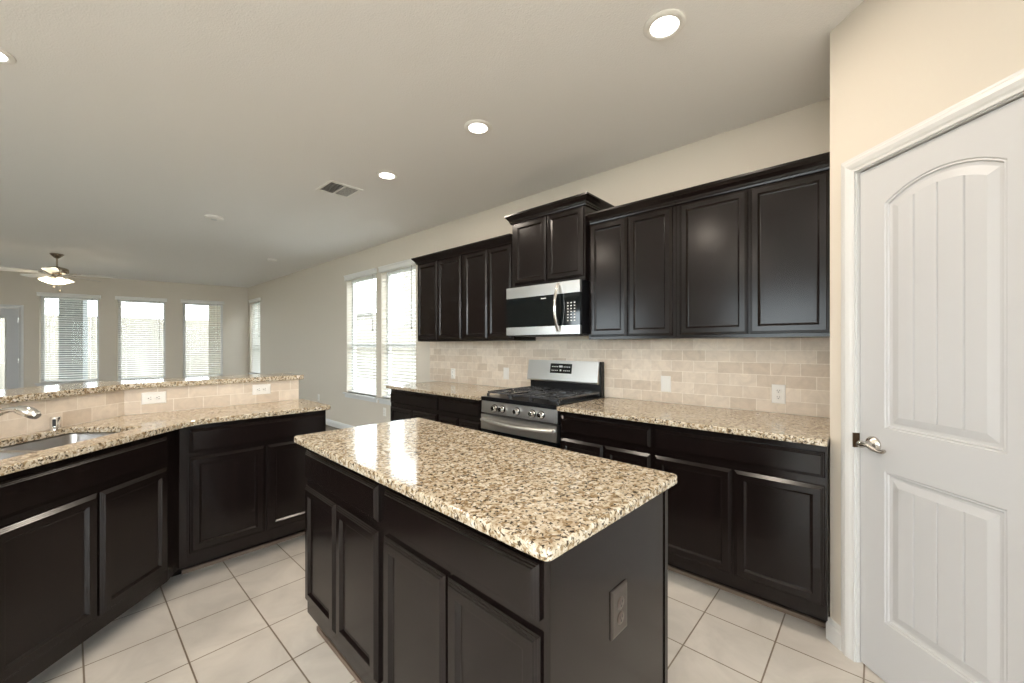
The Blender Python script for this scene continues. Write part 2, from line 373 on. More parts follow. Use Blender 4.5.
# pantry door leaf: two recessed plank panels, the upper one arched
def arch_outline(s0, s1, z0, zs, zt, i, seg=20):
    """outline (x,z) inset by i; zs spring height at the sides, zt crown height (zs == zt: flat)"""
    a, b = s0+i, s1-i; pts = [(a, z0+i), (b, z0+i)]
    if zt-zs < 1e-4: return pts+[(b, zs-i), (a, zs-i)]
    cx = (s0+s1)/2; hw = (s1-s0)/2; sg = zt-zs; Rr = (hw*hw+sg*sg)/(2*sg); cz = zt-Rr; r = Rr-i
    for k in range(seg+1):
        x = b+(a-b)*k/seg; pts.append((x, cz+math.sqrt(r*r-(x-cx)**2)))
    return pts
def pantry_leaf():
    bm = bmesh.new(); x0, x1, z0, z1 = D0+.007, D1-.007, .010, DH-.008; yf, yb = .012, .048
    panels = [(.228, .605, 1.000, 1.882, 1.942), (.228, .605, .240, .832, .832)]
    loops = [[(x0, z0), (x1, z0), (x1, z1), (x0, z1)]]+[arch_outline(*p, 0) for p in panels]
    tris = tessellate_polygon([[Vector((x, z, 0)) for x, z in l] for l in loops]); flat = [p for l in loops for p in l]
    vs = [bm.verts.new((x, yf, z)) for x, z in flat]
    for t in tris: bm.faces.new([vs[i] for i in t])
    bk = [bm.verts.new((x, yb, z)) for x, z in loops[0]]; bm.faces.new(bk)
    for k in range(4): bm.faces.new((vs[k], vs[(k+1) % 4], bk[(k+1) % 4], bk[k]))
    k0 = 4
    prof = [(.004, .004), (.009, .003), (.013, .009), (.019, .0095), (.024, .0095), (.051, .0025)]
    for p in panels:
        l0 = arch_outline(*p, 0); prev = vs[k0:k0+len(l0)]; k0 += len(l0)
        for ins, d in prof:
            cur = [bm.verts.new((x, yf+d, z)) for x, z in arch_outline(*p, ins)]; n = len(cur)
            for k in range(n): bm.faces.new((prev[k], prev[(k+1) % n], cur[(k+1) % n], cur[k]))
            prev = cur
        ins = prof[-1][0]; a, b = p[0]+ins, p[1]-ins; d = yf+prof[-1][1]
        cuts = [a, .335, .4125, .4925, b]
        cx = (p[0]+p[1])/2; hw = (p[1]-p[0])/2; sg = p[4]-p[3]
        def top(x):
            if sg < 1e-4: return p[3]-ins
            Rr = (hw*hw+sg*sg)/(2*sg); return p[4]-Rr+math.sqrt((Rr-ins)**2-(x-cx)**2)
        zb = p[2]+ins; g = .0035
        for q, (u, v) in enumerate(zip(cuts, cuts[1:])):
            u2 = u+(g if q else 0); v2 = v-(g if q < 3 else 0)
            xs = [u2+(v2-u2)*k/6 for k in range(7)]
            lo = [bm.verts.new((x, d, zb)) for x in xs]; hi = [bm.verts.new((x, d, top(x))) for x in xs]
            for k in range(6): bm.faces.new((lo[k], lo[k+1], hi[k+1], hi[k]))
            if q < 3:
                for (e0, e1) in ((v-g, v), (v, v+g)):
                    dd = lambda e: d+(.005 if abs(e-v) < 1e-6 else 0)
                    f = [bm.verts.new((e, dd(e), z)) for e, z in ((e0, zb), (e1, zb), (e1, top(e1)), (e0, top(e0)))]
                    bm.faces.new(f)
    return bm
bm = pantry_leaf()
dleaf = bpy.data.meshes.new('door_1')
me = dleaf; bm.normal_update()
for f in bm.faces: pass
bm.to_mesh(me); bm.free(); me.materials.append(M['doorw'])
d1 = bpy.data.objects.new('door_1', me); C.objects.link(d1); d1.location = (*DIAG_O, 0); d1.rotation_euler = (0, 0, ROT_D)
d1['kind'] = 'structure'; d1['label'] = 'white pantry door with arched plank panels'
# lever handle
bm = bmesh.new(); lathe(bm, [(0, .012), (.031, .012), (.031, .008), (.028, .002), (.021, -.003), (.013, -.008), (.011, -.030), (.014, -.036), (.014, -.048), (.009, -.054), (0, -.055)], (.184, 0, .928), 28, 'y')
hz = .928
tube(bm, [(.184, -.044, hz), (.203, -.048, hz+.004), (.222, -.049, hz+.003), (.242, -.048, hz-.005), (.260, -.046, hz-.009), (.276, -.046, hz-.007), (.286, -.046, hz-.001)],
     [.011, .0105, .009, .0075, .0072, .0085, .006], 12)
h1 = obj('door_handle', bm, 'nickel', d1, True)
bm = B(D0-.003, D0+.0045, -.0125, .012, .900, .960); bevel(bm, .002); obj('strike_plate', bm, mat('oil_bronze', (.10, .06, .035), .35, .8), tr)
# far door with a half lite
t = FAR_L-FD[0]; t1 = FAR_L-FD[1]
bm = bmesh.new(); loops = [[(t+.006, .012), (t1-.006, .012), (t1-.006, 2.038), (t+.006, 2.038)]]
lite = fillet([(t+.17, .42), (t1-.17, .42), (t1-.17, 1.86), (t+.17, 1.86)], .02, 3)
tri = tessellate_polygon([[Vector((x, z, 0)) for x, z in l] for l in loops+[lite]]); fl = loops[0]+lite
fr = [bm.verts.new((x, .03, z)) for x, z in fl]; bk = [bm.verts.new((x, .075, z)) for x, z in fl]
for q in tri: bm.faces.new([fr[i] for i in q]); bm.faces.new([bk[i] for i in q][::-1])
for a, n in ((0, 4), (4, len(lite))):
    for k in range(n): i, jx = a+k, a+(k+1) % n; bm.faces.new((fr[i], fr[jx], bk[jx], bk[i]))
d2 = struct('door_2', bm, 'doorw', 'white far door with a glass lite at the left edge', (*FAR_O, 0), FAR_A)
bm = bmesh.new(); tube(bm, [(x, .026, z) for x, z in lite]+[(lite[0][0], .026, lite[0][1])], .012, 6); obj('lite_frame', bm, 'trim', d2)
obj('glass_pane', B(t+.165, t1-.165, .050, .055, .415, 1.865), 'glass', d2)
bm = bmesh.new()
for z in (.25, 1.05, 1.82): box(bm, t1-.012, t1+.004, .006, .03, z-.045, z+.045)
obj('hinges', bm, 'nickel', d2)

# ------------------------------------------------------------------ windows and blinds
def window(n, name, org, rot, x0, x1, z0, z1, sill=True, rail=1.33, double=False):
    bm = bmesh.new(); f = .045; y0, y1 = .085, .125
    box(bm, x0, x0+f, y0, y1, z0, z1); box(bm, x1-f, x1, y0, y1, z0, z1); box(bm, x0+f, x1-f, y0, y1, z0, z0+f); box(bm, x0+f, x1-f, y0, y1, z1-f, z1)
    if rail: box(bm, x0+f, x1-f, y0-.01, y1, rail-.025, rail+.025)
    o = struct(name, bm, 'trim', None, (*org, 0), rot)
    obj('glass_pane', B(x0+f, x1-f, .103, .107, z0+f, z1-f), 'glass', o)
    if sill:
        bm = B(x0-.05, x1+.05, -.045, .085, z0-.022, z0); bevel(bm, .004); obj('window_sill', bm, 'trim', o)
        bm = B(x0-.035, x1+.035, -.014, -.0005, z0-.075, z0-.022); bevel(bm, .003); obj('sill_apron', bm, 'trim', o)
    return o
def blind(org, rot, x0, x1, z0, z1, label, tilt=12, group='white slatted window blinds', wand=True, over=.03):
    t = thing('window_blind', label, 'window blind', (*org, 0), rot, group)
    bm = bmesh.new()
    pr = [(0.03, 0), (-.024, 0), (-.026, .012), (-.026, .045), (-.034, .058), (-.036, .072), (0.03, .072)]
    a = [bm.verts.new((x0-over, p, z1-.012+z)) for p, z in pr]; b = [bm.verts.new((x1+over, p, z1-.012+z)) for p, z in pr]
    pr_n = len(pr)
    for k in range(pr_n): bm.faces.new((a[k], a[(k+1) % pr_n], b[(k+1) % pr_n], b[k]))
    bm.faces.new(a); bm.faces.new(b[::-1])
    obj('valance', bm, 'blind', t)
    bm = bmesh.new(); z = z1-.05; ca, sa = math.cos(R(tilt)), math.sin(R(tilt))
    while z > z0+.06:
        obox(bm, ((x0+x1)/2, .035, z), (1, 0, 0), (0, ca, -sa), (0, sa, ca), x1-x0-.012, .048, .0028)
        z -= .0435
    for x in (x0+.13, x1-.13):
        for y in (.012, .058): box(bm, x-.0012, x+.0012, y-.001, y+.001, z0+.03, z1)
    obj('slats', bm, 'blind', t)
    bm = B(x0+.006, x1-.006, .012, .060, z0+.012, z0+.030); bevel(bm, .003); obj('bottom_rail', bm, 'blind', t)
    if wand:
        bm = bmesh.new(); tube(bm, [(x1-.10, .002, z1), (x1-.10, .002, z1-.78)], .003, 6); lathe(bm, [(0, 0), (.008, .004), (.009, .03), (.003, .045)], (x1-.10, .002, z1-.83), 8)
        obj('pull_cord', bm, mat('dark_cord_tassel', (.12, .10, .08), .6) if 'cordm' not in M else M['cordm'], t)
    return t
M['cordm'] = mat('dark_cord_tassel', (.12, .10, .08), .6)
names = ['white slatted blind on the kitchen wall window nearest the upper cabinets', 'white slatted blind on the kitchen wall window farther from the cabinets', 'narrow white blind on the side wall near the far room corner']
for i, (a, b, z0, z1) in enumerate(KWIN):
    window(i, 'window_%d' % (i+1), (WX, KY0), ROT_K, kx(b), kx(a), z0, z1)
    blind((WX, KY0), ROT_K, kx(b), kx(a), z0, z1, names[i], tilt=-14 if i < 2 else -50)
names = ['white slatted blind on the leftmost far wall window, in front of a grey brick column', 'white slatted blind on the middle far wall window', 'white slatted blind on the far wall window nearest the room corner']
for i, (a, b, z0, z1) in enumerate(FWIN):
    window(i, 'window_%d' % (i+4), FAR_O, FAR_A, FAR_L-a, FAR_L-b, z0, z1, rail=None)
    blind(FAR_O, FAR_A, FAR_L-a, FAR_L-b, z0, z1, names[i], tilt=(-5, -14, -5)[i])
for i, (a, b, z0, z1) in enumerate(ADDED_LWIN):  # the added left windows, never in view
    window(i, 'window_%d' % (i+7), (XL, YB), R(90), a, b, z0, z1)
for i, (a, b, z0, z1) in enumerate(ADDED_BWIN):  # the added back windows, never in view
    window(i, 'window_%d' % (i+9), (1.305, YB), R(180), a, b, z0, z1)

# ------------------------------------------------------------------ cabinets
DOORP = [(0, 0), (0, .009), (.0035, .0125), (.0055, .0125), (.009, .016), (.011, .016), (.0145, .0195), (.042, .0195), (.0435, .017), (.0515, .0085), (.055, .008)]
DRAWP = [(0, 0), (0, .009), (.0035, .0125), (.0055, .0125), (.009, .016), (.011, .016), (.0145, .0195), (.018, .0195)]
def dfront(parent, name, x0, x1, z0, z1, prof, y=0):
    bm = bmesh.new(); rings_panel(bm, x0, x1, z0, z1, prof, y); bevel(bm, .0012, 1, 35)
    return obj(name, bm, 'cab', parent)
def base_cab(label, org, rot, W, D, doors, drawers, x0=0, toe=.10, toeback=.14, ztop=.884, zb=.105, name='base_cabinet', group='espresso base cabinets', ends=(0, 0), shoe=True):
    t = thing(name, label, 'cabinet', (*org, 0), rot, group)
    bm = bmesh.new(); box(bm, x0, W, 0, D, zb, ztop); bevel(bm, .0015, 1); obj('body', bm, 'cab', t)
    obj('toe_kick', B(x0, W, toeback, D, 0, zb), 'cab', t)
    if shoe:
        bm = B(x0, W, toeback-.016, toeback-.0005, 0, .022); bevel(bm, .005, 2); obj('shoe_moulding', bm, 'shoe', t)
    for a, b, z0, z1 in doors: dfront(t, 'door', a, b, z0, z1, DOORP)
    for a, b, z0, z1 in drawers: dfront(t, 'drawer', a, b, z0, z1, DRAWP)
    return t
zd = (.168, .700); zr = (.738, .850)
def two(W, a, b, mid, gap=.006): return [(a, mid-gap, *zd), (mid+gap, b, *zd)], [(a, b, *zr)]
FX = 2.26                                         # base cabinet face
DB = WX-FX-.0
def right_base(y1, y0, mid, label, a=.012, b=.012):
    W = y1-y0; d, r = two(W, a, W-b, y1-mid); return base_cab(label, (FX, y1), ROT_K, W-.001, DB-.002, d, r)
right_base(.958, .166, .543, 'black-brown base cabinet next to the pantry door wall', .014, .010)
right_base(1.610, .960, 1.272, 'black-brown base cabinet directly right of the range')
right_base(2.955, 2.382, 2.670, 'black-brown base cabinet directly left of the range')
right_base(3.763, 2.957, 3.363, 'black-brown base cabinet at the left end by the windows', .008)

# left run: straight unit with the corner post
ST_Y = 2.83
t = base_cab('black-brown straight base cabinet at the open end of the bar counter', (.365, ST_Y), 0, 1.195-.365, .47, [(.083, .453, .172, .705), (.466, .822, .172, .705)], [(.083, .822, .728, .858)], x0=.075, toeback=.165)
# corner post pieces
bm = bmesh.new(); prism(bm, [(-.022, -.106), (.008, -.050), (.040, -.004), (.074, -.004), (.074, .462), (-.145, .462), (-.18, .055)], .105, .884); bevel(bm, .0015, 1); obj('corner_post', bm, 'cab', t)
bm = bmesh.new(); prism(bm, [(-.10, .08), (-.005, .165), (.074, .165), (.074, .47), (-.15, .47)], 0, .105); obj('corner_toe_kick', bm, 'cab', t)
# diagonal sink base: local x along (1,1)/sqrt2
q2 = math.sqrt(.5)
SU0 = 1.33/q2*q2
def uv(u, v): return ((u-v)*q2, (u+v)*q2)
VF = 2.38*q2                                     # face line
u0, u1 = 1.400, 2.166
sb = base_cab('black-brown diagonal base cabinet under the sink', uv(u0, VF), R(45), u1-u0, .47, [(.002, .496, .190, .697), (.508, .703, .190, .697)] if False else [(.005, .310, .190, .697)], [], zb=.105, toeback=.165)
for o in list(sb.children):
    if o.name.startswith('door'): bpy.data.objects.remove(o)
dfront(sb, 'door', .012, .386, .172, .700, DOORP); dfront(sb, 'door', .398, .751, .172, .700, DOORP); dfront(sb, 'drawer', .012, .751, .730, .858, DRAWP)
for o in list(sb.children):                      # the sink bowls hang inside: keep the box below them
    if o.name.startswith('body'):
        bm = bmesh.new(); W = u1-u0
        box(bm, 0, W, 0, .02, .105, .884); box(bm, 0, .018, .02, .47, .105, .884); box(bm, W-.018, W, .02, .47, .105, .884); box(bm, .018, W-.018, .452, .47, .105, .884); box(bm, .018, W-.018, .02, .452, .105, .123)
        bm.to_mesh(o.data); bm.free()
base_cab('black-brown diagonal base cabinet left of the sink cabinet', uv(.85, VF), R(45), u0-.85-.002, .47, [(.01, .29, .172, .700), (.30, .592, .172, .700)], [(.01, .592, .730, .858)], toeback=.165)

# island (root at its centre, local x right when facing the doors: from the far end to the near end)
ISR = R(-1.6); ISC = (.998, 1.2225)
ir = ISR-R(90)
def isl(x, y):   # island frame with y along the long side -> world
    c, s = math.cos(ISR), math.sin(ISR); return (ISC[0]+x*c-y*s, ISC[1]+x*s+y*c)
IO = isl(-.283, .705)                            # front left corner of the body
IW = 1.41; ID = .588
t = thing('island_cabinet', 'black-brown island cabinet with a grey-lit end panel under the granite top', 'cabinet', (*IO, 0), ir)
ly = lambda y: .705-y
bm = B(0, IW, 0, ID, .105, .884); bevel(bm, .0015, 1); obj('body', bm, 'cab', t)
obj('toe_kick', B(.006, IW-.0, .055, ID-.004, 0, .105), 'cab', t)
bm = B(.0, IW, .040, .0545, 0, .02); bevel(bm, .005, 2); obj('shoe_moulding', bm, 'shoe', t)
for a, b in ((.692, .371), (.359, .026), (-.014, -.350), (-.362, -.689)): dfront(t, 'door', ly(a), ly(b), .174, .693, DOORP)
for a, b in ((.692, .026), (-.018, -.686)): dfront(t, 'drawer', ly(a), ly(b), .724, .850, DRAWP)
ep = bmesh.new(); box(ep, IW, IW+.006, .012, ID, .0, .884); bevel(ep, .001, 1); ep = obj('end_panel', ep, 'cab', t)
bm = bmesh.new(); box(bm, IW-.012, IW+.010, ID-.014, ID+.006, 0, .884); bevel(bm, .002, 1); obj('corner_moulding', bm, 'cab', t)
bm = bmesh.new(); box(bm, IW-.010, IW+.008, -.004, .016, .105, .884); bevel(bm, .003, 2); obj('corner_moulding', bm, 'cab', t)
# bronze outlet on the end panel
def outlet_bm(w=.07, h=.115):
    bm = bmesh.new(); rings_panel(bm, -w/2, w/2, -h/2, h/2, [(0, 0), (0, .003), (.004, .0055), (.007, .006)]); return bm
def receptacles(parent, m, horizontal=False):
    for s_ in (-1, 1):
        c = (s_*.0195, 0) if horizontal else (0, s_*.0195)
        bm = bmesh.new(); lathe(bm, [(.0165, .0), (.0165, -.0078), (.015, -.0085), (0, -.0085)], (0, 0, 0), 20, 'y')
        r_ = obj('receptacle', bm, m, parent, True, loc=(c[0], 0, c[1]))
        bm = bmesh.new()
        for (dx, dz, wx, wz) in ((-.006, .003, .0022, .008), (.006, .003, .0022, .007), (0, -.007, .005, .005)):
            if horizontal: dx, dz, wx, wz = dz, dx, wz, wx
            box(bm, dx-wx/2, dx+wx/2, -.0092, -.0080, dz-wz/2, dz+wz/2)
        obj('slots', bm, 'slot', r_)
def outlet(label, loc, rot, horizontal=False, switch=False, blank=False, m='plastic', parent=None, group='white wall outlets'):
    if parent:
        t = bpy.data.objects.new('outlet', None); C.objects.link(t); t.parent = parent; t.location = loc; t.rotation_euler = (0, 0, rot)
    else: t = thing('light_switch' if switch else 'wall_outlet', label, 'switch' if switch else 'outlet', loc, rot, group)
    a, b = (.115, .072) if horizontal else (.072, .115)
    nm = ('face_plate',) 
    obj('face_plate', outlet_bm(a, b), m, t)
    if switch:
        bm = B(-.017, .017, -.0095, -.005, -.034, .034); bevel(bm, .0015, 1); obj('rocker', bm, m, t)
    elif not blank:
        receptacles(t, m, horizontal)
    return t
pl = obj('outlet_plate', outlet_bm(.082, .126), 'bronze', t, loc=(IW+.0062, .283+.004, .624), rot=R(90))
pl['label'] = 'dark bronze outlet plate'
receptacles(pl, mat('brown_receptacle', (.075, .055, .045), .3))

# upper cabinets
def crown(bm, x0, x1, y, zb, left, right, h=.072, pr=.05, depth=.32):
    P = [(0, 0), (.010, 0), (.012, .010), (.016, .014), (.020, .026), (.034, .044), (.040, .050), (pr-.004, .056), (pr, .060), (pr, h)]
    path = []
    cols = []
    for off, z in P:
        pts = []
        if left: pts.append((x0-off, y+depth))
        pts.append((x0-(off if left else 0), y-off)); pts.append((x1+(off if right else 0), y-off))
        if right: pts.append((x1+off, y+depth))
        cols.append([bm.verts.new((a, b, zb+z)) for a, b in pts])
    for a, b in zip(cols, cols[1:]):
        for k in range(len(a)-1): bm.faces.new((a[k], a[k+1], b[k+1], b[k]))
    top = cols[-1]; back = [bm.verts.new((v.co.x, y+depth, v.co.z)) for v in (top[0], top[-1])]
    if left and right: bm.faces.new(top)
    elif left: bm.faces.new(top+[back[1]])
    elif right: bm.faces.new([back[0]]+top)
    else: bm.faces.new([back[0]]+top+[back[1]])
def upper(label, y1, y0, x, doors, zb, zt, zdb, zdt, left=False, right=False, crz=None, inset=0.0):
    D = WX-x-.001; W = y1-y0
    t = thing('upper_cabinet', label, 'cabinet', (x, y1, 0), ROT_K, 'espresso upper cabinets')
    bm = B(0, W-.001, 0, D, zb, zt); bevel(bm, .0015, 1); obj('body', bm, 'cab', t)
    for a, b in doors: dfront(t, 'door', y1-a, y1-b, zdb, zdt, DOORP)
    bm = bmesh.new(); crown(bm, 0, W-.001, -.004, crz, left, right, depth=D); obj('crown_moulding', bm, 'cab', t)
    return t
UX = 2.622
ZU = dict(zb=1.372, zt=2.252, zdb=1.392, zdt=2.222, crz=2.226)
upper('tall black-brown upper cabinet at the far left, beside the kitchen windows', 3.807, 3.038, UX, [(3.797, 3.444), (3.436, 3.062)], left=True, **ZU)
upper('tall black-brown upper cabinet between the far left unit and the raised one', 3.037, 2.360, UX, [(3.012, 2.691), (2.683, 2.388)], **ZU)
upper('short raised black-brown cabinet directly above the microwave', 2.336, 1.606, 2.572, [(2.302, 1.966), (1.954, 1.619)], 1.815, 2.40, 1.842, 2.362, True, True, 2.366)
upper('tall black-brown upper cabinet directly right of the microwave', 1.604, .962, UX, [(1.592, 1.296), (1.286, .984)], left=False, **ZU)
upper('tall black-brown upper cabinet meeting the pantry wall', .960, .166, UX, [(.936, .553), (.545, .184)], **ZU)

# ------------------------------------------------------------------ countertops
CT0, CT1 = .884, .914
def slab(name, pts, label, group='speckled granite worktops', z0=CT0, z1=CT1, hole=None, loc=(0, 0), rot=0, b=.005):
    bm = bmesh.new(); prism(bm, pts, z0, z1, hole); bevel(bm, b, 3, 50)
    o = obj(name, bm, 'granite', None, False, (*loc, 0), rot); return tag(o, label, 'countertop', group)
CX = 2.216
slab('countertop', [(CX, .165), (2.916, .165), (2.916, 1.612), (CX, 1.612)], 'long granite worktop right of the range by the pantry wall')
slab('countertop', fillet([(CX, 2.380), (2.916, 2.380), (2.916, 3.805), (CX, 3.805)], [0, 0, .01, .02]), 'granite worktop left of the range below the windows')
slab('countertop', fillet([(-.333, -.742), (.333, -.742), (.333, .742), (-.333, .742)], [.022, .018, .018, .018]), 'granite island top with rounded corners', None, loc=ISC, rot=ISR, b=.007)
VC = 2.34*q2; VBK = 3.08*q2; YBK = 3.30
pts = [uv(.70, VC), (.46, 2.80), (1.222, 2.80), (1.222, YBK-.001), (.22, YBK-.001), uv(.70, VBK-.001)]
SV0, SV1, SUa, SUb = 1.772, 2.120, 1.43, 2.135
hole = fillet([uv(SUa, SV0), uv(SUb, SV0), uv(SUb, SV1), uv(SUa, SV1)], .022)
slab('countertop', fillet(pts, [0, .22, .02, 0, 0, 0]), 'granite sink worktop bending along the low bar wall', hole=hole)

# bar half wall + tile + bar top
bm = bmesh.new(); prism(bm, [(1.185, YBK+.009), (1.185, 3.43), (.166, 3.43), (.2165, YBK+.009)], 0, 1.066)
struct('wall_bar', bm, 'wall', 'low bar wall behind the straight sink counter')
UC = (.2165+YBK+.009)*q2
bm = B(uv(0, 0)[0]+.70, UC, VBK+.009, VBK+.13, 0, 1.066)
struct('wall_bar_diagonal', bm, 'wall', 'low diagonal bar wall behind the sink', None, R(45))
bm = B(0, 1.188-.217, 0, .008, CT1-.001, 1.066); s = obj('tile_backsplash', bm, 'splash', None, loc=(.217, YBK, 0)); tag(s, 'travertine brick tile on the straight part of the bar wall', 'backsplash', 'travertine tile backsplashes')
L = math.hypot(.22-uv(.70, VBK)[0], 3.30-uv(.70, VBK)[1])
bm = B(0, L, 0, .008, CT1-.001, 1.066); s = obj('tile_backsplash', bm, 'splash', None, loc=(*uv(.70, VBK), 0), rot=R(45)); tag(s, 'travertine brick tile behind the sink faucet on the diagonal bar wall', 'backsplash', 'travertine tile backsplashes')
bv = 3.04*q2
pts = [uv(.70, bv), (.23, 3.27), (1.222, 3.27), (1.222, 3.63), (.07, 3.63), uv(.70, bv+.38)]
slab('bar_top', fillet(pts, [0, .14, .02, .03, .12, 0]), 'raised granite bar ledge on the low wall behind the sink', 'speckled granite worktops', 1.067, 1.100)
bm = B(0, 3.99-.165, 0, .008, CT1+.0005, 1.370)
s = obj('tile_backsplash', bm, 'splash', None, loc=(WX-.0085, 3.99, 0), rot=ROT_K); tag(s, 'travertine brick tile backsplash on the kitchen wall behind the range', 'backsplash', 'travertine tile backsplashes')

# sink, faucet, air gap
t = thing('kitchen_sink', 'stainless double bowl sink set into the granite worktop', 'sink', (*uv((SUa+SUb)/2, (SV0+SV1)/2), 0), R(45))
cu, cv = (SUa+SUb)/2, (SV0+SV1)/2
def bowl(a, b, c, d, depth=.19):
    bm = bmesh.new(); prev = None
    for ins, z, r in ((-.012, CT0-.002, .05), (0.004, CT0-.003, .05), (.006, CT0-.012, .05), (.012, CT0-depth+.03, .05), (.035, CT0-depth, .05)):
        l = fillet([(a+ins, c+ins), (b-ins, c+ins), (b-ins, d-ins), (a+ins, d-ins)], max(.012, r-ins*.5), 5)
        cur = [bm.verts.new((x, y, z)) for x, y in l]
        if prev:
            for k in range(len(cur)): bm.faces.new((prev[k], prev[(k+1) % len(cur)], cur[(k+1) % len(cur)], cur[k]))
        prev = cur
    bm.faces.new(prev)
    return bm
ba = SUa-cu; bb = SUb-cu; bc = SV0-cv; bd = SV1-cv; dv = 1.79-cu
for a, b in ((ba-.004, dv-.013), (dv+.013, bb+.004)):
    o = obj('bowl', bowl(a, b, bc-.004, bd+.004), 'sinksteel', t, True)
    bm = bmesh.new(); lathe(bm, [(0, .004), (.03, .004), (.042, .006), (.044, .002), (.044, 0)], ((a+b)/2, .0, CT0-.19), 24); obj('drain', bm, 'chrome', t, True)
t = thing('kitchen_faucet', 'chrome low arc faucet at the left edge over the sink', 'faucet', (*uv(1.79, 2.149), CT1), R(45))
bm = bmesh.new(); lathe(bm, [(.027, 0), (.027, .006), (.022, .012), (.020, .055), (.018, .07), (.0, .074)], seg=24); obj('faucet_base', bm, 'chrome', t, True)
bm = bmesh.new(); tube(bm, [(0, -.005, .05), (0, -.03, .085), (0, -.065, .118), (0, -.10, .137), (0, -.13, .143), (0, -.155, .141)], [.013, .013, .0125, .012, .0115, .0115], 14); obj('spout', bm, 'chrome', t, True)
bm = bmesh.new(); tube(bm, [(0, -.150, .141), (0, -.158, .141), (0, -.175, .138), (0, -.200, .130), (0, -.222, .119), (0, -.232, .113)], [.012, .018, .021, .022, .020, .014], 14); obj('spray_head', bm, 'chrome', t, True)
bm = bmesh.new(); tube(bm, [(0, 0, .07), (-.02, .0, .09), (-.07, .0, .11)], [.009, .008, .006], 10); obj('lever', bm, 'chrome', t, True)
t = thing('air_gap_cap', 'small chrome air gap cap standing behind the sink', 'air gap', (*uv(2.085, 2.149), CT1))
bm = bmesh.new(); lathe(bm, [(.024, 0), (.024, .004), (.0195, .006), (.0195, .056), (.017, .061), (0, .062)], seg=24); obj('cap', bm, 'chrome', t, True)
bm = bmesh.new(); obox(bm, (-.004, -.0195, .034), (1, 0, 0), (0, 1, 0), (0, 0, 1), .012, .003, .034); obj('vent_slot', bm, 'slot', t)

# ------------------------------------------------------------------ range
RY = 2.374; RW = .755
t = thing('gas_range', 'stainless gas range with five burners between the base cabinets', 'range', (2.246, RY, 0), ROT_K)
D = 2.900-2.246
bm = B(.004, RW-.004, .03, D, .03, .885); bevel(bm, .003, 1); obj('body', bm, 'black', t)
bm = B(.001, RW-.001, -.006, D-.02, .887, .918)
bevel(bm, .006, 2); obj('cooktop', bm, 'black', t)
bm = bmesh.new(); vs = []
for x in (.002, RW-.002): vs.append([bm.verts.new((x, y, z)) for y, z in ((.03, .79), (-.006, .79), (-.002, .884), (.03, .886))])
for k in range(4): bm.faces.new((vs[0][k], vs[0][(k+1) % 4], vs[1][(k+1) % 4], vs[1][k]))
bm.faces.new(vs[0]); bm.faces.new(vs[1][::-1]); bevel(bm, .002, 1); obj('control_panel', bm, 'steel', t)
for x in (.155, .235, .385, .535, .615):
    bm = bmesh.new(); lathe(bm, [(.026, 0), (.026, -.004), (.022, -.007), (.020, -.026), (.017, -.030), (0, -.030)], (0, 0, 0), 20, 'y')
    obox(bm, (0, -.033, 0), (1, 0, 0), (0, 1, 0), (0, 0, 1), .008, .012, .036)
    k = obj('knob', bm, 'chrome', t, True, loc=(x, -.007, .837))
    bm = bmesh.new(); lathe(bm, [(.030, .002), (.030, -.0015), (.027, -.0025), (0, -.0025)], (0, 0, 0), 20, 'y'); obj('bezel', bm, 'black', k, True)
# oven door: steel band, dark glass, lower drawer
bm = B(.004, RW-.004, -.012, .028, .662, .779); bevel(bm, .004, 2); dr = obj('oven_door', bm, 'steel', t)
bm = B(.004, RW-.004, -.010, .028, .235, .661); bevel(bm, .003, 2); obj('door_glass', bm, 'bglass', dr)
bm = bmesh.new(); pts = [(.03+(RW-.06)*k/16, -.030-.026*math.sin(math.pi*k/16), .738-.012*math.sin(math.pi*k/16)) for k in range(17)]
pts = [(.03, -.012, .738)]+pts+[(RW-.03, -.012, .738)]
tube(bm, pts, .0135, 10); obj('handle', bm, 'steel', dr, True)
bm = B(.004, RW-.004, -.010, .028, .07, .225); bevel(bm, .004, 2); obj('storage_drawer', bm, 'steel', t)
for a in (.02, RW-.05):
    for b in (.05, D-.08): obj('foot', B(a, a+.03, b, b+.03, 0, .031), 'slot', t)
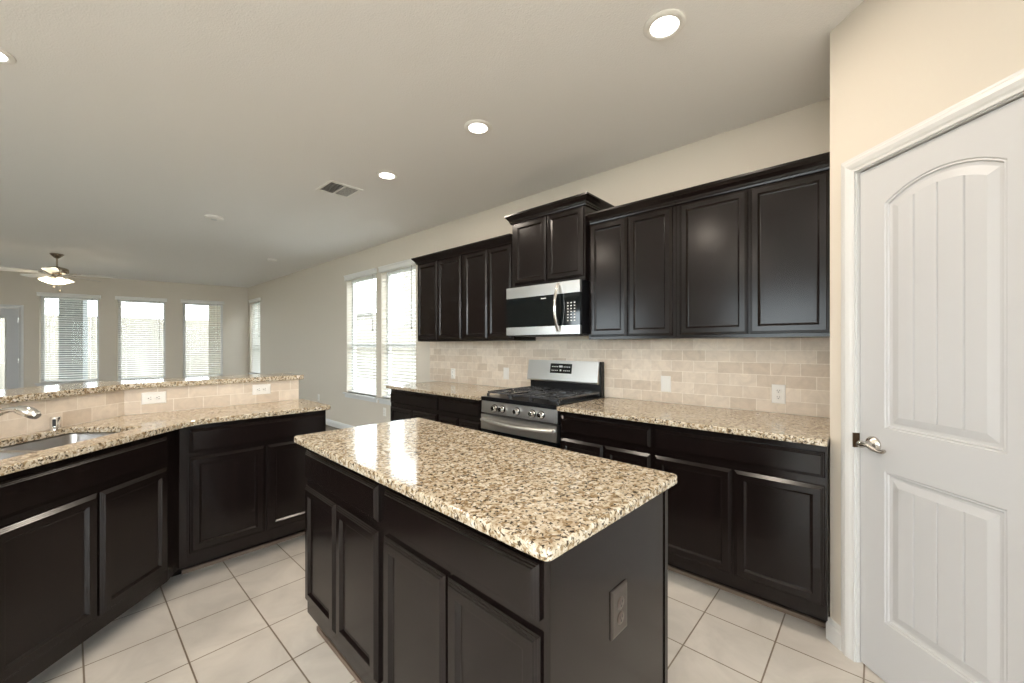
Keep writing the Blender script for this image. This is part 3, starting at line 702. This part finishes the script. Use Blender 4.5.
# burners and grates
bur = [(.17, .20, .045), (.17, .47, .036), (.378, .335, .052), (.585, .20, .05), (.585, .47, .036)]
for x, y, r in bur:
    bm = bmesh.new(); lathe(bm, [(r+.012, 0), (r+.012, .006), (r, .010), (r, .016), (r*.86, .021), (0, .022)], (0, 0, 0), 24); obj('burner', bm, 'iron', t, True, loc=(x, y, .9178))
def grate(x0, x1, y0, y1, cx, cys):
    bm = bmesh.new(); z0, z1 = .942, .958; s = .0065
    for y in (y0, y1): box(bm, x0, x1, y-s, y+s, z0+.003, z1)
    for x in (x0, x1): box(bm, x-s, x+s, y0, y1, z0+.003, z1)
    box(bm, x0, x1, (y0+y1)/2-s, (y0+y1)/2+s, z0, z1)
    for cy in cys:
        for a in range(4):
            t_ = R(45+90*a); dx, dy = math.cos(t_), math.sin(t_)
            L1 = .105; obox(bm, (cx+dx*(.03+L1/2), cy+dy*(.03+L1/2), (z0+z1)/2), (dx, dy, 0), (-dy, dx, 0), (0, 0, 1), L1, .010, .014)
        box(bm, x0, cx-.035, cy-.005, cy+.005, z0, z1); box(bm, cx+.035, x1, cy-.005, cy+.005, z0, z1)
        box(bm, cx-.005, cx+.005, y0, cy-.035, z0, z1) if cy < (y0+y1)/2 else box(bm, cx-.005, cx+.005, cy+.035, y1, z0, z1)
    for k in range(1, 6):
        y = y0+(y1-y0)*k/6
        for c in cys:
            if abs(y-c) > .05: box(bm, cx-.055, cx+.055, y-.0045, y+.0045, z0+.002, z1); break
    for x in (x0, x1):
        for y in (y0, y1): box(bm, x-.008, x+.008, y-.008, y+.008, .9175, z0)
    return bm
obj('grate', grate(.03, .268, .045, .60, .17, (.20, .47)), 'iron', t)
obj('grate', grate(.283, .473, .045, .60, .378, (.335,)), 'iron', t)
obj('grate', grate(.488, RW-.03, .045, .60, .585, (.20, .47)), 'iron', t)
# backguard
bm = B(.010, RW-.016, D-.048, D, .918, 1.195); bevel(bm, .003, 1); bgd = obj('backguard', bm, 'black', t)
bm = bmesh.new(); vs = []
for x in (.002, .728):
    vs.append([bm.verts.new((x, y, z)) for y, z in ((D-.05, 1.018), (D-.088, 1.018), (D-.090, 1.030), (D-.062, 1.198), (D-.05, 1.198))])
for k in range(5): bm.faces.new((vs[0][k], vs[0][(k+1) % 5], vs[1][(k+1) % 5], vs[1][k]))
bm.faces.new(vs[0]); bm.faces.new(vs[1][::-1]); bevel(bm, .003, 2); obj('backguard_face', bm, 'steel', bgd)
bm = bmesh.new()
sl = (.028)/.168
def fy(z): return D-.0905+(z-1.030)*sl
def onface(bm, xa, xb, za, zb, off): 
    v = [bm.verts.new((x, fy(z)-o, z)) for o in (0.0, off) for x, z in ((xa, za), (xb, za), (xb, zb), (xa, zb))]
    for f in ((0, 1, 2, 3), (4, 5, 6, 7), (0, 1, 5, 4), (1, 2, 6, 5), (2, 3, 7, 6), (3, 0, 4, 7)): bm.faces.new([v[i] for i in f])
onface(bm, .255, .478, 1.090, 1.172, .002); dsp = obj('display', bm, 'bglass', bgd)
bm = bmesh.new()
for k in range(4):
    for z in (1.142, 1.110): onface(bm, .272+k*.018, .284+k*.018, z, z+.007, .0026); onface(bm, .395+k*.018, .407+k*.018, z, z+.007, .0026)
onface(bm, .348, .384, 1.140, 1.156, .0026); onface(bm, .358, .374, 1.108, 1.122, .0026)
obj('button_marks', bm, 'mark', dsp)

# ------------------------------------------------------------------ microwave
MZ0, MZ1 = 1.413, 1.812; MW = .738
t = thing('microwave_oven', 'stainless over-the-range microwave under the raised cabinet', 'microwave', (2.515, 2.354, 0), ROT_K)
MD = 2.92-2.515
bm = B(.0, MW, .028, MD, MZ0-.0, MZ1); bevel(bm, .002, 1); obj('body', bm, 'black', t)
bm = B(.04, MW-.04, .06, MD-.05, MZ0-.008, MZ0-.0005); obj('vent_grille', bm, 'slot', t)
DW = .575
bm = B(.001, MW-.001, 0, .027, 1.722, MZ1-.001); bevel(bm, .003, 2); obj('top_band', bm, 'steel', t)
bm = B(.001, MW-.001, 0, .027, MZ0+.001, 1.478); bevel(bm, .003, 2); obj('bottom_band', bm, 'steel', t)
bm = B(.001, DW-.002, .001, .027, 1.479, 1.721); bevel(bm, .002, 1); dg = obj('door_window', bm, 'bglass', t)
bm = B(DW, MW-.001, .001, .027, 1.479, 1.721); bevel(bm, .002, 1); cp = obj('keypad', bm, 'bglass', t)
bm = bmesh.new()
for r_ in range(7):
    for c_ in range(3): box(bm, .625+c_*.030, .637+c_*.030, -.0005, .0005, 1.510+r_*.022, 1.518+r_*.022)
obj('key_marks', bm, 'mark', cp)
obj('maker_mark', B(.375, .425, -.0005, .0005, 1.694, 1.701), 'mark', dg)
bm = bmesh.new(); pts = [(.548+.0, -.014-.040*math.sin(math.pi*k/14), 1.442+(1.792-1.442)*k/14) for k in range(15)]
tube(bm, [(.548, .002, 1.442)]+pts+[(.548, .002, 1.792)], .013, 12); obj('handle', bm, 'chrome', t, True)

# ------------------------------------------------------------------ outlets
YT = WX-.009
outlet('white wall outlet on the tile nearest the pantry wall', (YT, .452, 1.030), ROT_K)
outlet('white rocker switch on the tile just right of the range', (YT, 1.143, 1.048), ROT_K, switch=True, group=None)
outlet('white rocker switch on the tile just left of the range', (YT, 2.730, 1.052), ROT_K, switch=True, group=None)
outlet('pale outlet plate on the tile near the kitchen windows', (YT, 3.55, 1.012), ROT_K)
outlet('horizontal white outlet on the bar tile near the counter bend', (.352, YBK-.0005, 1.004), 0, horizontal=True)
outlet('horizontal white outlet on the bar tile near the open counter end', (.936, YBK-.0005, 1.010), 0, horizontal=True)
outlet('low white outlet on the wall beyond the bar end', (WX-.0005, 7.21, .425), ROT_K)
outlet('low white outlet on the wall below the kitchen windows', (WX-.0005, 5.03, .414), ROT_K)

# ------------------------------------------------------------------ ceiling fittings
def recessed(x, y, label, on=True, r=.088):
    t = thing('ceiling_light', label, 'ceiling light', (x, y, CEIL), 0, 'recessed round ceiling lights')
    bm = bmesh.new(); lathe(bm, [(r, 0), (r, -.004), (r-.006, -.010), (r-.020, -.0115), (r-.028, -.008), (r-.028, 0)], seg=32)
    obj('trim_ring', bm, 'plastic', t, True)
    bm = bmesh.new(); lathe(bm, [(r-.0275, -.001), (r-.0275, -.006), (0, -.0075)], seg=32); obj('lens', bm, 'lens' if on else 'plastic', t, True)
    if on: can_light(x, y)
recessed(1.770, .700, 'round lit ceiling light nearest the viewer, top right of the picture')
recessed(1.781, 1.918, 'round lit ceiling light second from the viewer in the right row')
recessed(1.773, 3.014, 'round lit ceiling light farthest from the viewer, beside the ceiling vent')
recessed(-.263, 3.164, 'round lit ceiling light over the sink at the left edge')
for (x, y) in ((-.2, 1.6), (-.2, .1), (-2.2, 1.6), (-2.2, -.6)): recessed(x, y, 'added round lit ceiling light, unseen outside the picture')  # extra cans added out of view to raise the room's brightness
t = thing('smoke_detector', 'flat white ceiling disc midway towards the living area', 'smoke detector', (1.071, 5.40, CEIL), 0)
bm = bmesh.new(); lathe(bm, [(.085, 0), (.085, -.012), (.078, -.022), (.05, -.028), (0, -.028)], seg=32); obj('housing', bm, 'plastic', t, True)
bm = bmesh.new(); lathe(bm, [(.03, -.027), (.03, -.031), (0, -.031)], seg=20); obj('sensor_cover', bm, 'trim', t, True)
t = thing('smoke_detector', 'small white ceiling disc far off near the side wall', 'smoke detector', (2.224, 7.309, CEIL), 0)
bm = bmesh.new(); lathe(bm, [(.07, 0), (.07, -.018), (.06, -.026), (0, -.028)], seg=32); obj('housing', bm, 'plastic', t, True)
# vent
t = thing('ceiling_vent', 'square white louvred air vent in the ceiling', 'air vent', (1.645, 3.605, CEIL), 0)
h = .150
bm = bmesh.new()
for (a, b, c, d) in ((-h, h, -h, -h+.024), (-h, h, h-.024, h), (-h, -h+.024, -h+.024, h-.024), (h-.024, h, -h+.024, h-.024), (-.007, .007, -h+.024, h-.024)): box(bm, a, b, c, d, -.008, -.0005)
bevel(bm, .002, 1); obj('frame', bm, 'plastic', t)
obj('duct', B(-h+.02, h-.02, -h+.02, h-.02, -.0012, -.0004), 'slot', t)
bm = bmesh.new()
for s_ in (-1, 1):
    n = 9 if s_ < 0 else 11
    for k in range(n):
        y = -h+.036+k*(2*h-.072)/(n-1); a = R(34 if s_ < 0 else 8)
        obox(bm, (s_*(h-.024+.007)/2, y, -.0052), (1, 0, 0), (0, math.cos(a), math.sin(a)), (0, -math.sin(a), math.cos(a)), h-.033, .013, .0012)
obj('louvres', bm, 'plastic', t)

# ceiling fan
FANX, FANY = -.126, 9.361
t = thing('ceiling_fan', 'five-blade ceiling fan with lit glass shades in the living area', 'ceiling fan', (FANX, FANY, CEIL), 0)
bm = bmesh.new(); lathe(bm, [(.075, 0), (.078, -.008), (.060, -.03), (.035, -.055), (.018, -.07), (.014, -.07)], seg=24); obj('canopy', bm, 'brass', t, True)
bm = bmesh.new(); tube(bm, [(0, 0, -.06), (0, 0, -.19)], .012, 10); obj('downrod', bm, 'brass', t, True)
bm = bmesh.new(); lathe(bm, [(.02, -.19), (.05, -.20), (.105, -.215), (.125, -.23), (.13, -.275), (.118, -.30), (.09, -.31), (.05, -.32), (.05, -.35), (.065, -.36), (.06, -.38), (0, -.39)], seg=28); obj('motor', bm, 'brass', t, True)
for k in range(5):
    a = R(-24+72*k); ca, sa = math.cos(a), math.sin(a)
    bm = bmesh.new()
    out = [(.20, -.048), (.30, -.062), (.60, -.072), (.67, -.066), (.705, -.035), (.71, 0)]; out = out+[(x, -y) for x, y in out[::-1][1:]]
    for zz, fl in ((-.305, 0), (-.312, 1)):
        vs = [bm.verts.new((x, y, zz+y*.20)) for x, y in out]; bm.faces.new(vs[::-1] if fl else vs)
        if fl:
            for i in range(len(vs)): bm.faces.new((pv[i], pv[(i+1) % len(vs)], vs[(i+1) % len(vs)], vs[i]))
        pv = vs
    obj('blade', bm, 'blade', t, rot=a)
    bm = bmesh.new(); obox(bm, (.165, 0, -.300), (1, 0, 0), (0, 1, 0), (0, 0, 1), .13, .03, .008); obox(bm, (.235, 0, -.300), (1, 0, 0), (0, 1, .2), (0, -.2, 1), .05, .08, .006); obj('blade_iron', bm, 'brass', t, rot=a)
for k in range(4):
    a = R(20+90*k); c = (.095*math.cos(a), .095*math.sin(a), -.385)
    bm = bmesh.new(); lathe(bm, [(.030, .012), (.036, 0), (.060, -.025), (.088, -.055), (.084, -.056), (.055, -.027), (.0, -.010)], (0, 0, 0), 24, flute=.03)
    o = obj('glass_shade', bm, 'shade', t, True, loc=c); o.rotation_euler = (0, R(-22), a)
    o.rotation_mode = 'XYZ'
    l = bpy.data.lights.new('fan_bulb', 'POINT'); l.energy = 3; l.color = (1, .85, .62); l.shadow_soft_size = .04
    lo = bpy.data.objects.new('fan_bulb', l); C.objects.link(lo); lo.location = (FANX+c[0]*1.4, FANY+c[1]*1.4, CEIL+c[2]-.09)
for (x, y, z) in ((.03, -.03, -.56), (-.03, -.02, -.50)):
    bm = bmesh.new(); tube(bm, [(x, y, -.36), (x, y, z)], .0022, 6); lathe(bm, [(0, 0), (.011, .008), (.012, .02), (.004, .035)], (x, y, z-.03), 10)
    obj('pull_chain', bm, M['cordm'], t, True)

# unseen hanging lamp added behind and left of the viewer to brighten the room
t = thing('added_fill_lamp', 'added hanging fill lamp with round glass shades, unseen behind the viewer', 'added fill lamp', (-1.5, -.7, CEIL), 0)
bm = bmesh.new(); lathe(bm, [(.07, 0), (.07, -.02), (.012, -.03), (.012, -.03)], seg=20); tube(bm, [(0, 0, -.02), (0, 0, -.55)], .01, 8); obj('stem', bm, 'nickel', t, True)
for k in range(4):
    a = R(90*k+20); c = (.2*math.cos(a), .2*math.sin(a), -.60)
    bm = bmesh.new(); tube(bm, [(0, 0, -.53), (c[0]*.5, c[1]*.5, -.56), (c[0], c[1], -.53)], .008, 8); obj('arm', bm, 'nickel', t, True)
    bm = bmesh.new(); lathe(bm, [(0, .07), (.03, .062), (.06, .03), (.068, 0), (.06, -.03), (.03, -.06), (0, -.068)], (0, 0, 0), 20); obj('glass_shade', bm, 'shade', t, True, loc=c)
    l = bpy.data.lights.new('added_fill_bulb', 'POINT'); l.energy = 22; l.color = (.98, .96, .97); l.shadow_soft_size = .05
    lo = bpy.data.objects.new('added_fill_bulb', l); C.objects.link(lo); lo.location = (-1.5+c[0]*1.5, -.7+c[1]*1.5, CEIL+c[2])

# ------------------------------------------------------------------ outdoors
bm = B(-30, 40, 13.45, 60, -.3, -.15); struct('ground', bm, 'ground', 'dry lawn beyond the windows')
bm = B(WX+.4, 40, -10, 13.44, -.3, -.15); struct('ground_side', bm, 'ground')
bm = B(-30, XL-.3, -20, 13.44, -.3, -.15); struct('ground_left', bm, 'ground')
bm = B(XL-.3, WX+.4, -20, YB-.3, -.3, -.15); struct('ground_back', bm, 'ground')
def fence(x0, x1, loc, rot, hgt, label):
    bm = bmesh.new(); x = x0
    while x < x1:
        box(bm, x, x+.136, 0, .018, -.15, hgt+random.uniform(-.006, .006)); x += .1375
    for z in (.3, 1.1, 1.9): box(bm, x0, x1, .018, .055, z, z+.09)
    o = obj('wooden_fence', bm, 'fence', None, loc=(*loc, 0), rot=rot); tag(o, label, 'fence', 'wooden yard fences')
fence(-16, 9.2, (0, 20.0), 0, 2.35, 'pale board fence across the yard behind the far windows')
fence(-5.5, 6.0, (9.0, 14.2), R(-90), 2.1, 'pale board fence running along the side of the yard')
# patio column and roof edge outside the leftmost window
u = Vector((math.cos(FAR_A), math.sin(FAR_A))); nrm = Vector((-u.y, u.x))
def farpt(tt, d): p = Vector(FAR_C)-u*tt+nrm*d; return (p.x, p.y)
bm = B(0, .37, 0, .37, -.15, 2.95)
o = obj('brick_column', bm, 'greybrick', None, loc=(*farpt(3.41, 1.1), 0), rot=FAR_A); tag(o, 'grey brick patio column outside the leftmost far window', 'column')
bm = B(-.3, .8, 0, .3, -.15, 3.0)
o = obj('brick_pier', bm, 'palebrick', None, loc=(*farpt(.50, .9), 0), rot=FAR_A); tag(o, 'pale brick house corner outside the window nearest the room corner', 'column')
# neighbouring house seen through the kitchen windows
def house(label, loc, x0, x1, h):
    t = thing('neighbour_house', label, 'house', (*loc, 0), ROT_K, 'neighbouring brick houses')
    obj('house_wall', B(x0, x1, 0, .3, -.15, h), 'housebrick', t)
    bm = bmesh.new(); xa, xb = x0-.3, x1+.3
    v = [bm.verts.new(p) for p in ((xa, -.35, h-.1), (xb, -.35, h-.1), (xb, 3.6, h+2.1), (xa, 3.6, h+2.1), (xa, -.35, h+.05), (xb, -.35, h+.05), (xb, 3.6, h+2.25), (xa, 3.6, h+2.25))]
    for f in ((3, 2, 1, 0), (4, 5, 6, 7), (0, 1, 5, 4), (1, 2, 6, 5), (2, 3, 7, 6), (3, 0, 4, 7)): bm.faces.new([v[i] for i in f])
    obj('roof', bm, 'roof', t)
house('pale brick neighbouring house outside the kitchen window nearest the cabinets', (9.9, 15.5), 0, 16, 5.2)
house('pale brick neighbouring house farther off behind the side fence', (12.5, 31), 0, 8, 3.4)
